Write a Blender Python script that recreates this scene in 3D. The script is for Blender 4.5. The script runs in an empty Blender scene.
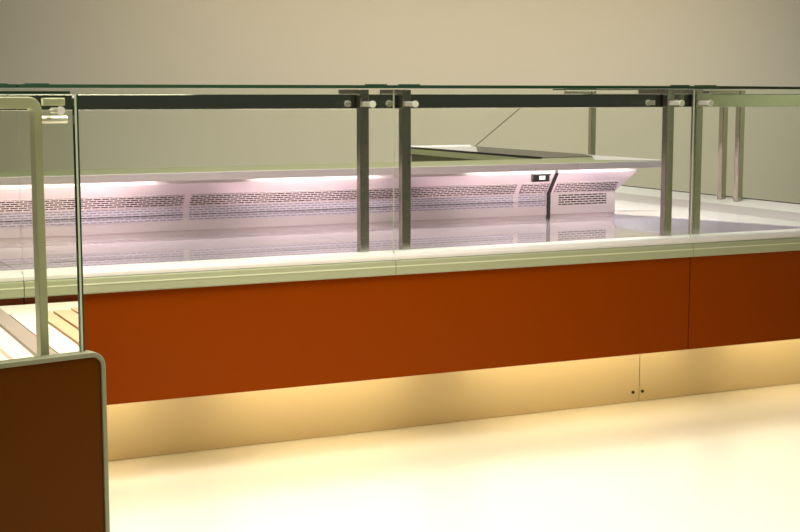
import bpy, math
from mathutils import Vector, Matrix
SC = bpy.context.scene
COL = SC.collection

# ------------------------------------------------------------------ materials
def nodes_of(name):
    m = bpy.data.materials.new(name); m.use_nodes = True
    nt = m.node_tree
    b = nt.nodes.get('Principled BSDF')
    return m, nt, b

def pbr(name, col, rough=.5, metal=0., coat=0., noise=0., nscale=8., spec=.5, stretch=None, bump=0.):
    m, nt, b = nodes_of(name)
    b.inputs['Base Color'].default_value = (*col, 1)
    b.inputs['Roughness'].default_value = rough
    b.inputs['Metallic'].default_value = metal
    b.inputs['Specular IOR Level'].default_value = spec
    if coat:
        b.inputs['Coat Weight'].default_value = coat
        b.inputs['Coat Roughness'].default_value = .06
    if noise or bump:
        tc = nt.nodes.new('ShaderNodeTexCoord')
        mp = nt.nodes.new('ShaderNodeMapping')
        if stretch: mp.inputs['Scale'].default_value = stretch
        n = nt.nodes.new('ShaderNodeTexNoise'); n.inputs['Scale'].default_value = nscale
        n.inputs['Detail'].default_value = 4
        nt.links.new(tc.outputs['Object'], mp.inputs['Vector'])
        nt.links.new(mp.outputs['Vector'], n.inputs['Vector'])
        if noise:
            r = nt.nodes.new('ShaderNodeMapRange')
            r.inputs['To Min'].default_value = max(.0, rough - noise)
            r.inputs['To Max'].default_value = rough + noise
            nt.links.new(n.outputs['Fac'], r.inputs['Value'])
            nt.links.new(r.outputs['Result'], b.inputs['Roughness'])
        if bump:
            bp = nt.nodes.new('ShaderNodeBump'); bp.inputs['Strength'].default_value = bump
            bp.inputs['Distance'].default_value = .002
            nt.links.new(n.outputs['Fac'], bp.inputs['Height'])
            nt.links.new(bp.outputs['Normal'], b.inputs['Normal'])
    return m

def emit(name, col, s):
    m, nt, b = nodes_of(name)
    b.inputs['Base Color'].default_value = (.8, .8, .8, 1)
    b.inputs['Emission Color'].default_value = (*col, 1)
    b.inputs['Emission Strength'].default_value = s
    return m

def glass_mat(name, tint):
    m = bpy.data.materials.new(name); m.use_nodes = True
    nt = m.node_tree; nt.nodes.clear()
    o = nt.nodes.new('ShaderNodeOutputMaterial')
    mix = nt.nodes.new('ShaderNodeMixShader')
    tr = nt.nodes.new('ShaderNodeBsdfTransparent'); tr.inputs['Color'].default_value = (*tint, 1)
    gl = nt.nodes.new('ShaderNodeBsdfGlossy'); gl.inputs['Roughness'].default_value = .0
    lw = nt.nodes.new('ShaderNodeLayerWeight'); lw.inputs['Blend'].default_value = .5
    pw = nt.nodes.new('ShaderNodeMath'); pw.operation = 'POWER'; pw.inputs[1].default_value = 5
    ma = nt.nodes.new('ShaderNodeMath'); ma.operation = 'MULTIPLY_ADD'
    ma.inputs[1].default_value = .9; ma.inputs[2].default_value = .03
    nt.links.new(lw.outputs['Facing'], pw.inputs[0]); nt.links.new(pw.outputs[0], ma.inputs[0])
    nt.links.new(ma.outputs[0], mix.inputs[0])
    nt.links.new(tr.outputs[0], mix.inputs[1]); nt.links.new(gl.outputs[0], mix.inputs[2])
    nt.links.new(mix.outputs[0], o.inputs['Surface'])
    return m

def grille_mat(name, base, dark, bw, rh, mortar, metal=.5, rough=.35):
    m, nt, b = nodes_of(name)
    uv = nt.nodes.new('ShaderNodeUVMap')
    br = nt.nodes.new('ShaderNodeTexBrick')
    br.inputs['Color1'].default_value = (*dark, 1); br.inputs['Color2'].default_value = (*dark, 1)
    br.inputs['Mortar'].default_value = (*base, 1)
    br.inputs['Scale'].default_value = 1
    br.inputs['Mortar Size'].default_value = mortar
    br.inputs['Mortar Smooth'].default_value = 0
    br.inputs['Brick Width'].default_value = bw; br.inputs['Row Height'].default_value = rh
    nt.links.new(uv.outputs['UV'], br.inputs['Vector'])
    nt.links.new(br.outputs['Color'], b.inputs['Base Color'])
    r = nt.nodes.new('ShaderNodeMath'); r.operation = 'MULTIPLY'
    r.inputs[1].default_value = metal
    nt.links.new(br.outputs['Fac'], r.inputs[0]); nt.links.new(r.outputs[0], b.inputs['Metallic'])
    b.inputs['Roughness'].default_value = rough
    return m

M = {}
M['orange'] = pbr('orange_gloss', (.235, .038, .0), .14, spec=.04, noise=.03, nscale=3)
M['seal'] = pbr('dark_seal', (.012, .010, .010), .6)
M['plinth'] = pbr('champagne_metal', (.66, .52, .29), .42, .15, noise=.06, nscale=20, stretch=(1, 1, 14))
M['green'] = pbr('green_grey_aluminium', (.38, .41, .26), .38, .0)
M['bead'] = pbr('pale_bead_highlight', (.70, .74, .52), .3)  # pale colour stands in for the highlight along the rail groove
M['white'] = pbr('white_plastic', (.86, .83, .82), .32)
M['ledge'] = pbr('white_ledge', (.88, .84, .86), .22)
M['strip'] = pbr('grey_strip', (.66, .60, .62), .35, .15)
M['post'] = pbr('brushed_steel', (.46, .43, .37), .24, 1., noise=.04, nscale=30, stretch=(1, 1, .05))
M['mirror'] = pbr('polished_steel', (.42, .42, .36), .05, 1.)
M['rod'] = pbr('pale_steel', (.80, .78, .70), .3, .5)
M['rodend'] = pbr('cream_disc', (.86, .85, .76), .4)
M['wallsteel'] = pbr('satin_steel', (.74, .63, .66), .34, .5)
M['deck'] = pbr('deck_steel', (.58, .49, .55), .03, .35, noise=.01, nscale=14)
M['tray'] = pbr('lavender_tray', (.31, .28, .39), .24, .2, spec=.15)
M['canopy'] = pbr('canopy_steel', (.30, .32, .17), .35, .2)
M['canopyedge'] = pbr('canopy_edge', (.74, .65, .66), .35, .2)
M['casing'] = pbr('green_grey_casing', (.33, .34, .19), .5)
M['lit_top'] = pbr('lit_shelf_top', (.80, .76, .75), .3, .2)  # pale tone carries the light lying on the shelf top
M['darktop'] = pbr('dark_shelf_reflection', (.10, .09, .10), .3, .6)  # dark reflection of the shelf top, put into the colour
M['shelfside'] = pbr('light_green_edge', (.46, .50, .27), .4)
M['staff'] = pbr('dark_olive_panel', (.16, .17, .09), .5)
M['grille_hi'] = grille_mat('slotted_steel', (.78, .68, .68), (.02, .010, .009), .032, .0100, .0020)
M['grille_row'] = grille_mat('slotted_steel_row', (.70, .62, .70), (.03, .02, .03), .034, .006, .0012)
M['grille_lo'] = grille_mat('slotted_steel_fine', (.68, .60, .70), (.28, .23, .29), .030, .0092, .0026)
M['glass'] = glass_mat('clear_glass', (.965, .985, .955))
M['glass_fg'] = glass_mat('clear_glass_green', (.945, .965, .91))
M['edge'] = pbr('glass_edge', (.020, .060, .030), .12, spec=.6)
M['edge_l'] = pbr('glass_edge_pale', (.62, .68, .50), .15)
M['black'] = pbr('black_plastic', (.015, .013, .012), .4)
M['lcd'] = emit('lit_display', (1, .97, .95), .9)
M['led'] = emit('pink_led', (1, .88, .87), 16)
M['led_r'] = emit('pink_led_return', (1, .88, .87), 38)
M['led_s'] = emit('pink_led_soft', (1, .84, .84), 9)
M['warm'] = emit('warm_led', (1, .81, .52), 14)
M['floor'] = pbr('floor_vinyl', (.82, .75, .62), .34, noise=.05, nscale=2)
M['wall'] = pbr('painted_wall', (.505, .495, .405), .85, bump=.05, nscale=60)
M['fgpanel'] = pbr('brown_gloss', (.098, .028, .0005), .2, spec=.06)
M['fgtrim'] = pbr('trim_grey_green', (.24, .25, .155), .35)
M['fgpost'] = pbr('olive_steel', (.60, .60, .40), .32, .25)
M['fgwhite'] = pbr('white_slat', (.88, .82, .74), .4)
M['fgwood'] = pbr('peach_slat', (.72, .50, .30), .45, noise=.05, nscale=20)
M['fgshadow'] = pbr('shadowed_slat', (.42, .33, .29), .45)  # shadow band across the deck, painted into the slat colour
M['fggap'] = pbr('brown_groove', (.30, .16, .06), .6)
M['cable'] = pbr('dark_wire', (.05, .045, .03), .5)
M['screw'] = pbr('dark_screw', (.03, .02, .01), .4, .5)

# ------------------------------------------------------------------ mesh builder
class MB:
    def __init__(s): s.v = []; s.f = []; s.mi = []; s.uv = {}
    def face(s, idx, mi=0, uv=None):
        s.f.append(tuple(idx)); s.mi.append(mi)
        if uv: s.uv[len(s.f) - 1] = uv
    def box(s, x0, x1, y0, y1, z0, z1, side=0, faces=None):
        b = len(s.v)
        s.v += [(x0, y0, z0), (x1, y0, z0), (x1, y1, z0), (x0, y1, z0), (x0, y0, z1), (x1, y0, z1), (x1, y1, z1), (x0, y1, z1)]
        F = [(0, 3, 2, 1), (4, 5, 6, 7), (0, 1, 5, 4), (1, 2, 6, 5), (2, 3, 7, 6), (3, 0, 4, 7)]
        for i, f in enumerate(F):
            s.face([b + k for k in f], (faces or {}).get(i, 0))
        return s
    def prism(s, poly, z0, z1, mi_side=0, mi_cap=0):
        # poly: counter-clockwise (x, y)
        b = len(s.v); n = len(poly)
        s.v += [(x, y, z0) for x, y in poly] + [(x, y, z1) for x, y in poly]
        s.face([b + k for k in reversed(range(n))], mi_cap); s.face([b + n + k for k in range(n)], mi_cap)
        for k in range(n):
            j = (k + 1) % n
            s.face([b + k, b + j, b + n + j, b + n + k], mi_side)
        return s
    def sweep(s, prof, stations, closed=True, uvs=None):
        # prof: list of (d, z); stations: functions d, z -> (x, y, z)
        b = len(s.v); n = len(prof)
        for st in stations:
            s.v += [st(d, z) for d, z in prof]
        for i in range(len(stations) - 1):
            for k in range(n if closed else n - 1):
                j = (k + 1) % n
                a = b + i * n; c = a + n
                s.face([a + k, a + j, c + j, c + k])
        if closed:
            s.face([b + k for k in range(n)]); e = b + (len(stations) - 1) * n
            s.face([e + k for k in reversed(range(n))])
        return s
    def tube(s, p, q, r, seg=14, mi_end=0, r2=None):
        p = Vector(p); q = Vector(q); d = (q - p).normalized()
        a = d.orthogonal().normalized(); c = d.cross(a)
        b = len(s.v); r2 = r if r2 is None else r2
        for pt, rr in ((p, r), (q, r2)):
            for k in range(seg):
                t = 2 * math.pi * k / seg
                s.v.append(tuple(pt + a * math.cos(t) * rr + c * math.sin(t) * rr))
        for k in range(seg):
            j = (k + 1) % seg
            s.face([b + k, b + j, b + seg + j, b + seg + k])
        s.face([b + k for k in reversed(range(seg))], mi_end); s.face([b + seg + k for k in range(seg)], mi_end)
        return s

def build(name, mb, mats, parent=None, bevel=0., smooth=False, kind=None):
    if not isinstance(mats, (list, tuple)): mats = [mats]
    me = bpy.data.meshes.new(name)
    o = bpy.data.objects.new(name, me); COL.objects.link(o)
    off = Vector((0, 0, 0))
    if parent is not None:
        off = Vector(parent['org'])
        o.parent = parent
    vs = [tuple(Vector(v) - off) for v in mb.v]
    if parent is not None and parent.type != 'EMPTY': o['org_off'] = 0
    me.from_pydata(vs, [], mb.f)
    for i, p in enumerate(me.polygons):
        p.material_index = mb.mi[i]; p.use_smooth = smooth
    if mb.uv:
        ul = me.uv_layers.new(name='UVMap')
        for i, p in enumerate(me.polygons):
            if i in mb.uv:
                for k, li in enumerate(p.loop_indices): ul.data[li].uv = mb.uv[i][k]
    for m in mats: me.materials.append(M[m])
    me.update()
    import bmesh
    bm = bmesh.new(); bm.from_mesh(me); bmesh.ops.recalc_face_normals(bm, faces=bm.faces); bm.to_mesh(me); bm.free()
    o['org'] = tuple(off)
    if bevel:
        md = o.modifiers.new('bevel', 'BEVEL'); md.width = bevel; md.segments = 2; md.limit_method = 'ANGLE'
    if kind: o['kind'] = kind
    return o

def thing(name, label, cat, loc, group=None):
    o = bpy.data.objects.new(name, None); COL.objects.link(o)
    o.location = loc; o['org'] = tuple(loc); o.empty_display_size = .1
    o['label'] = label; o['category'] = cat
    if group: o['group'] = group
    return o

# ------------------------------------------------------------------ setting
E_ = 12.0
build('floor', MB().box(-6, 6.2, -6.2, 4.2, -.06, 0), 'floor', kind='structure')
build('wall_back', MB().box(-6, 6.2, 4.0, 4.2, 0, 3.4), 'wall', kind='structure')
build('wall_right', MB().box(6.0, 6.2, -6.2, 4.0, 0, 3.4), 'wall', kind='structure')

# ------------------------------------------------------------------ counter profile helpers
XC = 2.5                                     # outer corner: the return leg's outer face stands at x = XC
def stx(x): return lambda d, z: (x, d, z)                 # front leg cut at x
def stc(): return lambda d, z: (XC - d, d, z)             # mitre at the corner
def sty(y): return lambda d, z: (XC - d, y, z)            # return leg cut at y

BUMPER = [(.0, .630), (-.013, .631), (-.016, .635), (-.016, .660), (-.014, .678), (-.004, .682), (.0, .682)]
BEAD = [(-.0159, .6590), (-.0174, .6595), (-.0174, .6630), (-.0159, .6635)]
SILL = [(.0, .683), (-.006, .683), (-.007, .694), (-.003, .703), (.008, .708), (.04, .709), (.100, .704), (.113, .700), (.113, .684)]
SILLR = [(.0, .683), (-.006, .683), (-.006, .730), (.010, .730), (.06, .724), (.17, .711), (.17, .684)]
STRIP = [(.17, .690), (.17, .7105), (.29, .706), (.30, .7075), (.42, .7015), (.42, .690)]
REAR = [(.955, .690), (.955, .716), (.951, .719), (.952, .735), (.953, .812), (.885, .905), (.885, .9300), (1.125, .9300), (1.125, .10), (.955, .10)]
HI = ((.9490, .817), (.9170, .861))           # sloping slotted band (d, z) lower and upper edge
ROW = ((.9498, .7775), (.9499, .7835))
LO = ((.9522, .757), (.9528, .809))           # upright slotted band

def plate(p, a, b, axis, d0=.0016):
    """slotted plate on the rear panel from a to b along x (or y), p = ((d,z),(d,z))"""
    mb = MB(); (da, za), (db, zb) = p
    L = math.hypot(db - da, zb - za)
    n = Vector((-(zb - za), (db - da))).normalized() * d0     # proud of the panel, towards smaller d
    if n.x > 0: n = -n
    pts = []
    for t in (a, b):
        for dd, zz in ((da, za), (db, zb), (db + n.x, zb + n.y), (da + n.x, za + n.y)):
            pts.append((t, dd, zz) if axis == 'x' else (XC - dd, t, zz))
    mb.v = pts
    u0, u1 = a, b
    mb.face([3, 7, 6, 2], 0, [(u0, 0), (u1, 0), (u1, L), (u0, L)])
    for f in ((0, 1, 5, 4), (0, 4, 7, 3), (1, 2, 6, 5), (0, 3, 2, 1), (4, 5, 6, 7)):
        mb.face(f, 0, [(0, 0)] * 4)
    return mb

def slab(poly, z0, z1): return MB().prism(poly, z0, z1)

def post(parent, x, y, z0=.700, ztop=1.262, arm=(0, .20), rod=(0, -1), w=.034, dd=.030):
    """upright square post, its lid arm and its glass clamp; (x, y) = front centre"""
    mb = MB()
    ax, ay = arm; rx, ry = rod
    if rx == 0: mb.box(x - w / 2, x + w / 2, y, y + dd, z0, ztop)
    else: mb.box(x - dd, x, y - w / 2, y + w / 2, z0, ztop)
    p = build('post', mb, 'post', parent, bevel=.002)
    ar = MB()
    if rx == 0: ar.box(x - .012, x + .012, y + dd, y + dd + .17, 1.246, 1.2625)
    else: ar.box(x - dd - .17, x - dd, y - .012, y + .012, 1.246, 1.2625)
    build('lid_arm', ar, 'post', p, bevel=.002)
    c = build('glass_clamp', MB().tube((x, y, 1.213), (x + rx * .064, y + ry * .064, 1.213), .0085, 18), 'rod', p, smooth=False)
    build('clamp_disc', MB().tube((x + rx * .064, y + ry * .064, 1.213), (x + rx * .071, y + ry * .071, 1.213), .0115, 20), 'rodend', c)
    return p

def pane_front(parent, x0, x1):
    return build('front_glass', MB().box(x0 + .0015, x1 - .0015, .000, .0045, .705, 1.262, faces={0: 1, 1: 1, 3: 2, 5: 2}), ['glass', 'edge', 'edge_l'], parent)

def lid(parent, poly):
    l = build('glass_lid', MB().prism(poly, 1.2660, 1.2765, 1, 0), ['glass', 'edge'], parent)
    if poly[0][1] < 0:
        for x in (poly[0][0] + .06, poly[1][0] - .06):
            build('lid_clip', MB().box(x - .035, x + .035, -.006, .024, 1.2766, 1.2800), 'edge', l, bevel=.001)
    return l

def front_unit(root, x0, x1, joints, leds, grilles):
    """parts of a straight counter between x0 and x1; joints = glass pane limits"""
    build('carcass', MB().box(x0 + .004, x1 - .004, .02, .95, .29, .683), 'casing', root)
    build('front_panel', MB().box(x0 + .0022, x1 - .0022, .0, .018, .271, .629), 'orange', root, bevel=.0015)
    for a, b in zip(joints[:-1], joints[1:]):
        br = build('bumper_rail', MB().sweep(BUMPER, [stx(a + .0012), stx(b - .0012)]), 'green', root)
        build('highlight_bead', MB().sweep(BEAD, [stx(a + .0012), stx(b - .0012)]), 'bead', br)
        build('white_sill', MB().sweep(SILL, [stx(a + .0008), stx(b - .0008)]), 'white', root)
        pane_front(root, a, b)
        lid(root, [(a + .002, -.008), (b - .002, -.008), (b - .002, .34), (a + .002, .34)])
        build('deck_plate', MB().box(a + .001, b - .001, .114, .954, .690, .700), 'deck', root)
    build('top_rail', MB().box(x0, x1, .122, .140, 1.1965, 1.2455), 'mirror', root, bevel=.0015)

def plinth(root, x0, x1, screws):
    p = build('plinth', MB().box(x0 + .001, x1 - .001, .328, .345, .002, .285), 'plinth', root)
    for x in screws:
        build('screw', MB().tube((x, .329, .042), (x, .324, .042), .0065, 14), 'screw', p)

# ------------------------------------------------------------------ middle counter, x -1.25 .. 1.25
r = thing('display_counter', 'long refrigerated display counter with unbroken orange front panel and two panes of front glass', 'counter', (0, .5, 0))
front_unit(r, -1.25, 1.25, (-1.25, 0, 1.25), None, None)
plinth(r, -1.25, 1.258, (1.228,))
for x in (-.08, .08, 1.195): post(r, x + .008, .083)
rp = build('rear_panel', MB().sweep(REAR, [stx(-1.25), stx(1.190)]), 'wallsteel', r)
for a, b in ((-1.24, -.460), (-.435, 1.020), (1.045, 1.182)):
    build('air_grille', plate(HI, a, b, 'x'), 'grille_hi', rp)
    build('air_grille', plate(LO, a, b, 'x'), 'grille_lo', rp)
    build('slot_row', plate(ROW, a, b, 'x'), 'grille_row', rp)
build('panel_seal', MB().sweep([(.948, .700), (.946, .812), (.880, .905), (.96, .905), (.97, .700)], [stx(1.1905), stx(1.2055)]), 'seal', r)
sh = build('rear_shelf', MB().box(-1.25, 1.249, .806, 1.20, .9301, .952), 'canopy', r)
build('shelf_lip', MB().box(-1.25, 1.249, .80, .8059, .9222, .9525), 'canopyedge', sh, bevel=.0015)
for a, b in ((-1.2, -.58), (-.18, .36), (.78, 1.24)):
    build('led_strip', MB().box(a, b, .815, .865, .9255, .9299), 'led', r)
for a, b in ((-1.22, -.78), (-.52, .20), (.46, 1.22)):
    build('plinth_light', MB().box(a, b, .19, .215, .258, .270), 'warm', r)
td = build('temperature_display', MB().box(1.052, 1.132, .835, .86, .873, .907), 'black', r, bevel=.003)
build('screen', MB().box(1.080, 1.108, .8335, .8352, .883, .898), 'lcd', td)
build('sensor_lead', MB().tube((1.130, .85, .901), (1.150, .86, .903), .004), 'black', td)

# ------------------------------------------------------------------ left counter, seen through the foreground glass
r = thing('display_counter', 'refrigerated counter at far left, seen through the glass of the brown counter in front', 'counter', (-1.9, .5, 0))
front_unit(r, -2.5, -1.25, (-2.5, -1.25), None, None)
plinth(r, -2.5, -1.25, ())
for x in (-1.353,): post(r, x + .008, .083)
rp = build('rear_panel', MB().sweep(REAR, [stx(-2.5), stx(-1.2505)]), 'wallsteel', r)
build('air_grille', plate(HI, -2.49, -1.26, 'x'), 'grille_hi', rp)
build('air_grille', plate(LO, -2.49, -1.26, 'x'), 'grille_lo', rp)
sh = build('rear_shelf', MB().box(-2.5, -1.251, .806, 1.20, .9301, .952), 'canopy', r)
build('shelf_lip', MB().box(-2.5, -1.251, .80, .8059, .9222, .9525), 'canopyedge', sh, bevel=.0015)
build('led_strip', MB().box(-2.45, -1.3, .815, .865, .9255, .9299), 'led', r)

# ------------------------------------------------------------------ corner counter, x 1.25 .. 2.5, y 0 .. 1.25
r = thing('corner_counter', 'corner refrigerated counter at right with orange front, where the run turns backwards', 'counter', (1.9, .6, 0))
build('carcass', MB().prism([(1.254, .02), (2.48, .02), (2.48, 1.246), (1.56, 1.246), (1.56, .95), (1.254, .95)], .29, .683), 'casing', r)
fp = build('front_panel', MB().box(1.2522, 2.5, .0, .018, .271, .629), 'orange', r, bevel=.0015)
build('side_panel', MB().box(2.482, 2.5, .0185, 1.248, .271, .629), 'orange', r)
br = build('bumper_rail', MB().sweep(BUMPER, [stx(1.2512), stc(), sty(1.2488)]), 'green', r)
build('highlight_bead', MB().sweep(BEAD, [stx(1.2512), stc(), sty(1.2488)]), 'bead', br)
build('white_sill', MB().sweep(SILL, [stx(1.2508), stx(2.329)]), 'white', r)
build('white_sill', MB().sweep(SILLR, [stx(2.3305), stc(), sty(1.2492)]), 'white', r)
build('glass_channel', MB().box(2.496, 2.506, .002, 1.2492, .7301, .7335), 'seal', r)
st = build('outlet_strip', MB().sweep(STRIP, [lambda d, z: (XC - d, .1140, z), sty(1.2485)]), 'strip', r)
build('deck_plate', MB().prism([(1.251, .500), (1.33, .640), (1.43, .800), (1.536, .9545), (1.251, .9545)], .690, .700), 'deck', r)
build('corner_tray', MB().prism([(1.251, .1142), (1.985, .1142), (1.935, .20), (1.604, 1.04), (1.5455, .9545), (1.5375, .9545), (1.431, .799), (1.331, .638), (1.251, .497)], .690, .700), 'tray', r)
lg = build('white_ledge', MB().prism([(1.9852, .1142), (2.0795, .1142), (2.0795, 1.2492), (1.5455, 1.2492), (1.5455, .956), (1.604, 1.0405), (1.9352, .20)], .690, .7022), 'ledge', r)
build('ledge_slot', MB().prism([(1.66, 1.168), (1.76, 1.115), (1.868, 1.068), (1.77, 1.128)], .7022, .7030), 'seal', lg)
pane_front(r, 1.25, 2.5)
lid(r, [(1.252, -.008), (1.36, -.008), (2.13, .39), (2.50, 1.248), (2.16, 1.248), (2.0, .62), (1.252, .34)])
build('top_rail', MB().prism([(1.2505, .122), (2.378, .122), (2.378, 1.249), (2.360, 1.249), (2.360, .140), (1.2505, .140)], 1.1965, 1.2455), 'mirror', r, bevel=.0015)
post(r, 1.33 + .008, .083)
post(r, 2.435, 1.175, z0=.711, rod=(1, 0))
plinth(r, 1.260, 2.2, (1.274,))
rp = build('rear_panel', MB().sweep(REAR, [stx(1.2060), stc(), sty(1.249)]), 'wallsteel', r)
build('air_grille', plate(HI, 1.220, 1.542, 'x'), 'grille_hi', rp)
build('air_grille', plate(LO, 1.250, 1.500, 'x'), 'grille_hi', rp)
build('air_grille', plate(HI, .965, 1.245, 'y'), 'grille_hi', rp)
sh = build('rear_shelf', MB().prism([(1.2505, .806), (1.734, .806), (1.734, 1.2488), (1.345, 1.2488), (1.345, 1.2), (1.2505, 1.2)], .9301, .952), 'canopy', r)
build('shelf_lip', MB().prism([(1.2505, .80), (1.74, .80), (1.74, 1.2488), (1.7341, 1.2488), (1.7341, .8059), (1.2505, .8059)], .9222, .9525), 'canopyedge', sh, bevel=.0015)
build('painted_lit_top', MB().prism([(1.46, .99), (1.732, .812), (1.732, 1.2488), (1.62, 1.2488)], .9521, .9535), 'lit_top', sh)  # lit patch at the corner, painted as a pale overlay
build('led_strip', MB().box(1.27, 1.60, .815, .865, .9255, .9299), 'led', r)
build('led_strip', MB().box(1.690, 1.705, .88, 1.24, .9255, .9299), 'led_r', r)
for a, b in ((1.27, 1.46), (1.66, 2.35)):
    build('plinth_light', MB().box(a, b, .19, .215, .258, .270), 'warm', r)

# ------------------------------------------------------------------ return counter running to the back, y 1.25 .. 2.75
r = thing('return_counter', 'counter leg running away towards the back wall behind the long shelf, white inner ledge', 'counter', (2.0, 2.0, 0))
build('carcass', MB().box(1.56, 2.48, 1.254, 2.74, .1, .683), 'casing', r)
build('side_panel', MB().box(2.482, 2.5, 1.2522, 2.75, .271, .629), 'orange', r)
br = build('bumper_rail', MB().sweep(BUMPER, [sty(1.2512), sty(2.75)]), 'green', r)
build('highlight_bead', MB().sweep(BEAD, [sty(1.2512), sty(2.75)]), 'bead', br)
build('white_sill', MB().sweep(SILLR, [sty(1.2512), sty(2.75)]), 'white', r)
build('glass_channel', MB().box(2.496, 2.506, 1.2512, 2.75, .7301, .7335), 'seal', r)
build('outlet_strip', MB().sweep(STRIP, [sty(1.2515), sty(2.75)]), 'strip', r)
build('white_ledge', MB().box(1.5455, 2.0795, 1.2508, 2.75, .690, .7022), 'ledge', r)
lid(r, [(2.16, 1.252), (2.50, 1.252), (2.50, 2.49), (2.16, 2.49)])
build('top_rail', MB().box(2.360, 2.378, 1.2505, 2.49, 1.1965, 1.2455), 'mirror', r, bevel=.0015)
post(r, 2.445, 1.315, z0=.711, rod=(1, 0))
post(r, 2.415, 2.45, z0=.711, rod=(1, 0))
rp = build('rear_panel', MB().sweep(REAR, [sty(1.2505), sty(2.75)]), 'wallsteel', r)
build('air_grille', plate(HI, 1.26, 2.74, 'y'), 'grille_hi', rp)
build('air_grille', plate(LO, 1.26, 2.74, 'y'), 'grille_lo', rp)
sh = build('rear_shelf', MB().prism([(1.345, 1.2508), (1.734, 1.2508), (1.734, 2.67), (1.345, 2.67)], .9301, .952, 1, 0), ['lit_top', 'shelfside'], r)
build('shelf_lip', MB().box(1.7341, 1.74, 1.2508, 2.67, .9222, .9525), 'canopyedge', sh, bevel=.0015)
build('painted_dark_reflection', MB().prism([(1.36, 1.252), (1.62, 1.252), (1.732, 1.50), (1.732, 2.60), (1.36, 1.90)], .9521, .9545), 'darktop', sh)  # darker reflection on the shelf top, painted as a cut overlay
build('edge_strip', MB().box(1.3405, 1.3449, 1.2508, 2.64, .947, .957), 'seal', sh)
build('side_edging', MB().box(1.3410, 1.3449, 1.2508, 2.64, .918, .9469), 'shelfside', sh)
build('shelf_end_cap', MB().prism([(1.334, 2.645), (1.3448, 2.645), (1.3448, 2.672), (1.74, 2.672), (1.74, 2.695), (1.334, 2.695)], .905, .960), 'white', r, bevel=.006)
build('staff_panel', MB().box(1.362, 1.372, 1.2515, 2.665, .1, .930), 'staff', r)
build('led_strip', MB().box(1.690, 1.705, 1.27, 2.6, .9255, .9299), 'led_r', r)

# thin stay at the end of the return leg
w_ = build('stay_wire', MB().tube((1.745, 2.69, .930), (2.165, 2.69, 1.236), .0026, 8), 'cable', r)
w_['label'] = 'thin dark wire slanting up from the far end of the shelf'

# ------------------------------------------------------------------ brown counter in the foreground
r = thing('serving_counter', 'brown serving counter nearest the camera at left, with slatted deck and green-tinted glass', 'counter', (-1.75, -1.3, 0))
P0 = Vector((-1.330, -1.372)); u = Vector((-.9777, -.21)).normalized(); n = Vector((.21, -.9777)).normalized()
def L(a, b, z): q = P0 + u * a + n * b; return (q.x, q.y, z)      # a along the face to the left, b towards the front
def lbox(mb, a0, a1, b0, b1, z0, z1, faces=None):
    k = len(mb.v)
    mb.v += [L(a, b, z) for z in (z0, z1) for a, b in ((a0, b0), (a1, b0), (a1, b1), (a0, b1))]
    for i, f in enumerate([(0, 3, 2, 1), (4, 5, 6, 7), (0, 1, 5, 4), (1, 2, 6, 5), (2, 3, 7, 6), (3, 0, 4, 7)]):
        mb.face([k + q for q in f], (faces or {}).get(i, 0))
    return mb
def rounded(a0, a1, z1, z0, rad, inset=0.):
    """front outline of the end panel: (a, z), rounded top right corner"""
    pts = [(a1, z0), (a1, z1 - inset)]
    ca, cz = a0 + rad, z1 - rad
    for k in range(9):
        t = math.pi / 2 * k / 8
        pts.append((ca - math.sin(t) * (rad - inset), cz + math.cos(t) * (rad - inset)))
    pts.append((a0 + inset, z0))
    return pts
def lprism(mb, pts, b0, b1):
    k = len(mb.v); m = len(pts)
    mb.v += [L(a, b0, z) for a, z in pts] + [L(a, b1, z) for a, z in pts]
    mb.face([k + q for q in range(m)]); mb.face([k + m + q for q in reversed(range(m))])
    for q in range(m):
        w = (q + 1) % m
        mb.face([k + q, k + w, k + m + w, k + m + q])
    return mb
outer = rounded(.0, .95, .702, .0, .032); inner = rounded(.0, .95, .702, .0, .032, .011)
ep = build('end_panel', lprism(MB(), inner, -.018, -.002), 'fgpanel', r)
tm = MB(); k0 = 0
m_ = len(outer)
tm.v = [L(a, b, z) for b in (0.002, -.030) for ring in (outer, inner) for a, z in ring]
for q in range(1, m_ - 1):
    w = q + 1
    tm.face([q, w, m_ + w, m_ + q]); tm.face([2 * m_ + q, 3 * m_ + q, 3 * m_ + w, 2 * m_ + w])
    tm.face([q, 2 * m_ + q, 2 * m_ + w, w]); tm.face([m_ + q, m_ + w, 3 * m_ + w, 3 * m_ + q])
build('edge_trim', tm, 'fgtrim', ep, bevel=.002)
fgl = build('front_glass', lbox(MB(), .046, .95, -.030, -.019, .700, 1.2475, faces={1: 1, 5: 2, 3: 1}), ['glass_fg', 'edge', 'edge'], r)
build('polished_edge', lbox(MB(), .0415, .0459, -.030, -.019, .700, 1.2475), 'edge_l', fgl)
build('dark_edge', lbox(MB(), .0375, .0414, -.030, -.019, .700, 1.2475), 'edge', fgl)
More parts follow.
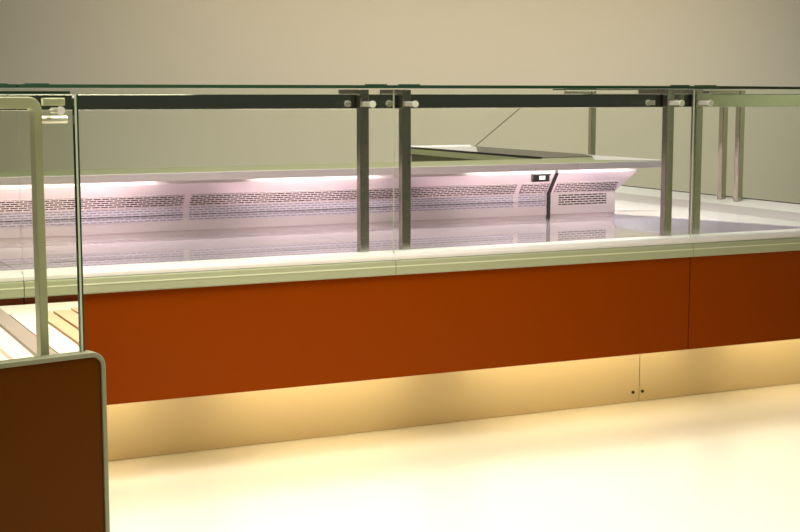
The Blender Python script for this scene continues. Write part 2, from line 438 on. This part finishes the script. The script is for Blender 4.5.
# post and lid arm: one bent square tube
pm = MB()
a0, a1, b0, b1 = .100, .119, -.085, -.060
ztop, zbar = 1.2425, 1.2185
out = [(a0, .640)]; R_ = .028
for k in range(7):
    t = math.pi / 2 * k / 6
    out.append((a0 + R_ - math.cos(t) * R_, ztop - R_ + math.sin(t) * R_))
out += [(.95, ztop), (.95, zbar), (a1 + .006, zbar), (a1, zbar - .006), (a1, .640)]
lprism(pm, out, b0, b1)
pp = build('post', pm, 'fgpost', r, bevel=.002)
cl = build('glass_clamp', MB().tube(L(.099, -.07, 1.195), L(.042, -.07, 1.195), .0085, 16), 'rod', pp)
c2 = build('glass_clamp', MB().tube(L(.078, -.06, 1.214), L(.078, -.016, 1.214), .006, 16), 'rod', pp)
build('clamp_disc', MB().tube(L(.078, -.019, 1.214), L(.078, -.013, 1.214), .0085, 18), 'rodend', c2)
build('clamp_bracket', lbox(MB(), .045, .094, -.080, -.066, 1.224, 1.240), 'fgpost', pp, bevel=.002)
build('glass_lid', lbox(MB(), .05, .95, -.45, -.030, 1.2485, 1.254, faces={2: 1, 3: 1, 4: 1, 5: 1}), ['glass', 'edge'], r)

# deck: its right side runs straight away from the photographer
def xr(y): return -1.076 + (y + .02) * (-1.251 + 1.076) / (-.79 + .02) - .004
def yf(x): return -1.40 + (x + 1.38) * .21 + .034
YB = -.022
base = [(-2.3, -1.50), (xr(-1.33), -1.33), (xr(YB), YB), (-2.3, YB)]
build('deck', MB().prism(base, .600, .612), 'fgwhite', r)
build('side_panel', MB().prism([(xr(-1.33) - .012, -1.33), (xr(-1.33), -1.33), (xr(YB), YB), (xr(YB) - .012, YB)], .02, .600), 'fgpanel', r)
def slat(xa, xb, mat, ytop=-.26, z1=.624):
    # board between xa (left) and xb (right) clipped by the slanting right side
    pts = []
    N = 24
    for k in range(N + 1):
        y = -1.335 + (ytop + 1.335) * k / N
        xe = min(xb, xr(y) - .002)
        if xe > xa + .004: pts.append((xe, y))
    if len(pts) < 2: return
    left = [(xa, pts[-1][1]), (xa, pts[0][1])]
    build('slat', MB().prism(pts + left, .6121, z1), mat, r)
slat(-1.155, -1.085, 'fgwood', -.225)
slat(-1.214, -1.163, 'fgwood')
slat(-1.264, -1.223, 'fgwood')
slat(-1.340, -1.274, 'fgwhite')
slat(-1.392, -1.344, 'fgshadow', -.14)
x = -1.402
for k in range(9):
    slat(x - .052, x, 'fgwhite', -.12); x -= .064
gv = MB()
build('groove_liner', MB().prism([(-1.27, -.885), (xr(-.275) - .004, -.275), (-1.27, -.275)], .6121, .6135), 'fggap', r)
build('led_strip', lbox(MB(), .16, .94, -.30, -.28, 1.236, 1.246), 'led_s', r)

# ------------------------------------------------------------------ lamps
def area(name, loc, target, sx, sy, power, col, spread=180):
    d = bpy.data.lights.new(name, 'AREA'); d.shape = 'RECTANGLE'; d.size = sx; d.size_y = sy
    d.energy = power; d.color = col; d.spread = math.radians(spread)
    o = bpy.data.objects.new(name, d); COL.objects.link(o)
    o.location = loc
    o.rotation_euler = (Vector(target) - Vector(loc)).to_track_quat('-Z', 'Y').to_euler()
    return o
area('ceiling_lamp_floor', (-.5, -1.7, 3.0), (-.4, -1.6, 0), 3.0, .9, 82, (1, .91, .77), 110)
area('ceiling_lamp_wall', (2.4, 2.0, 3.25), (2.4, 4.0, 1.5), 4.6, .3, 25, (1, .70, .40), 100)
area('ceiling_lamp_counter', (.6, .7, 3.1), (.6, .6, 0), 3.5, .8, 60, (1, .94, .92), 120)
area('added_bounce_fill', (2.7, 1.3, 2.7), (2.6, 4.0, .2), 6.0, .4, 36, (.96, .97, .96), 90)  # added fill, stands in for counter light bounced onto the low wall
area('added_fill_right', (4.6, -4.4, 3.1), (6.0, -4.6, 1.0), 1.6, .4, 60, (.95, 1, .72), 120)  # added to brighten the right wall that the top rail mirrors

w = bpy.data.worlds.new('World'); SC.world = w; w.use_nodes = True
w.node_tree.nodes['Background'].inputs[0].default_value = (.75, .78, .60, 1)
w.node_tree.nodes['Background'].inputs[1].default_value = .10

# ------------------------------------------------------------------ camera
cam = bpy.data.cameras.new('Camera'); co = bpy.data.objects.new('Camera', cam); COL.objects.link(co)
cam.sensor_fit = 'HORIZONTAL'; cam.sensor_width = 36; cam.lens = 1400 / 800 * 36; cam.clip_start = .05
h, f, VX = 173., 1400., 2965.
dX = Vector((VX, -h, f)).normalized()
up = -Vector((0, f * f / h, f)).normalized()
dY = up.cross(dX)
if dY.z < 0: dY = -dY
# rows of the world-from-camera rotation (camera x right, y down, z forward)
Rm = Matrix((dX, dY, up))
right = Vector((Rm[0][0], Rm[1][0], Rm[2][0])); down = Vector((Rm[0][1], Rm[1][1], Rm[2][1])); fwd = Vector((Rm[0][2], Rm[1][2], Rm[2][2]))
mw = Matrix.Identity(4)
for i in range(3):
    mw[i][0] = right[i]; mw[i][1] = -down[i]; mw[i][2] = -fwd[i]
mw[0][3], mw[1][3], mw[2][3] = -2.02965, -4.31401, 1.25030
co.matrix_world = mw
SC.camera = co
for o in list(COL.objects):
    for k in ('org', 'org_off'):
        if k in o: del o[k]
SC.view_settings.view_transform = 'Standard'; SC.view_settings.look = 'None'
SC.view_settings.gamma = 1; SC.view_settings.use_curve_mapping = False
SC.view_settings.exposure = 0
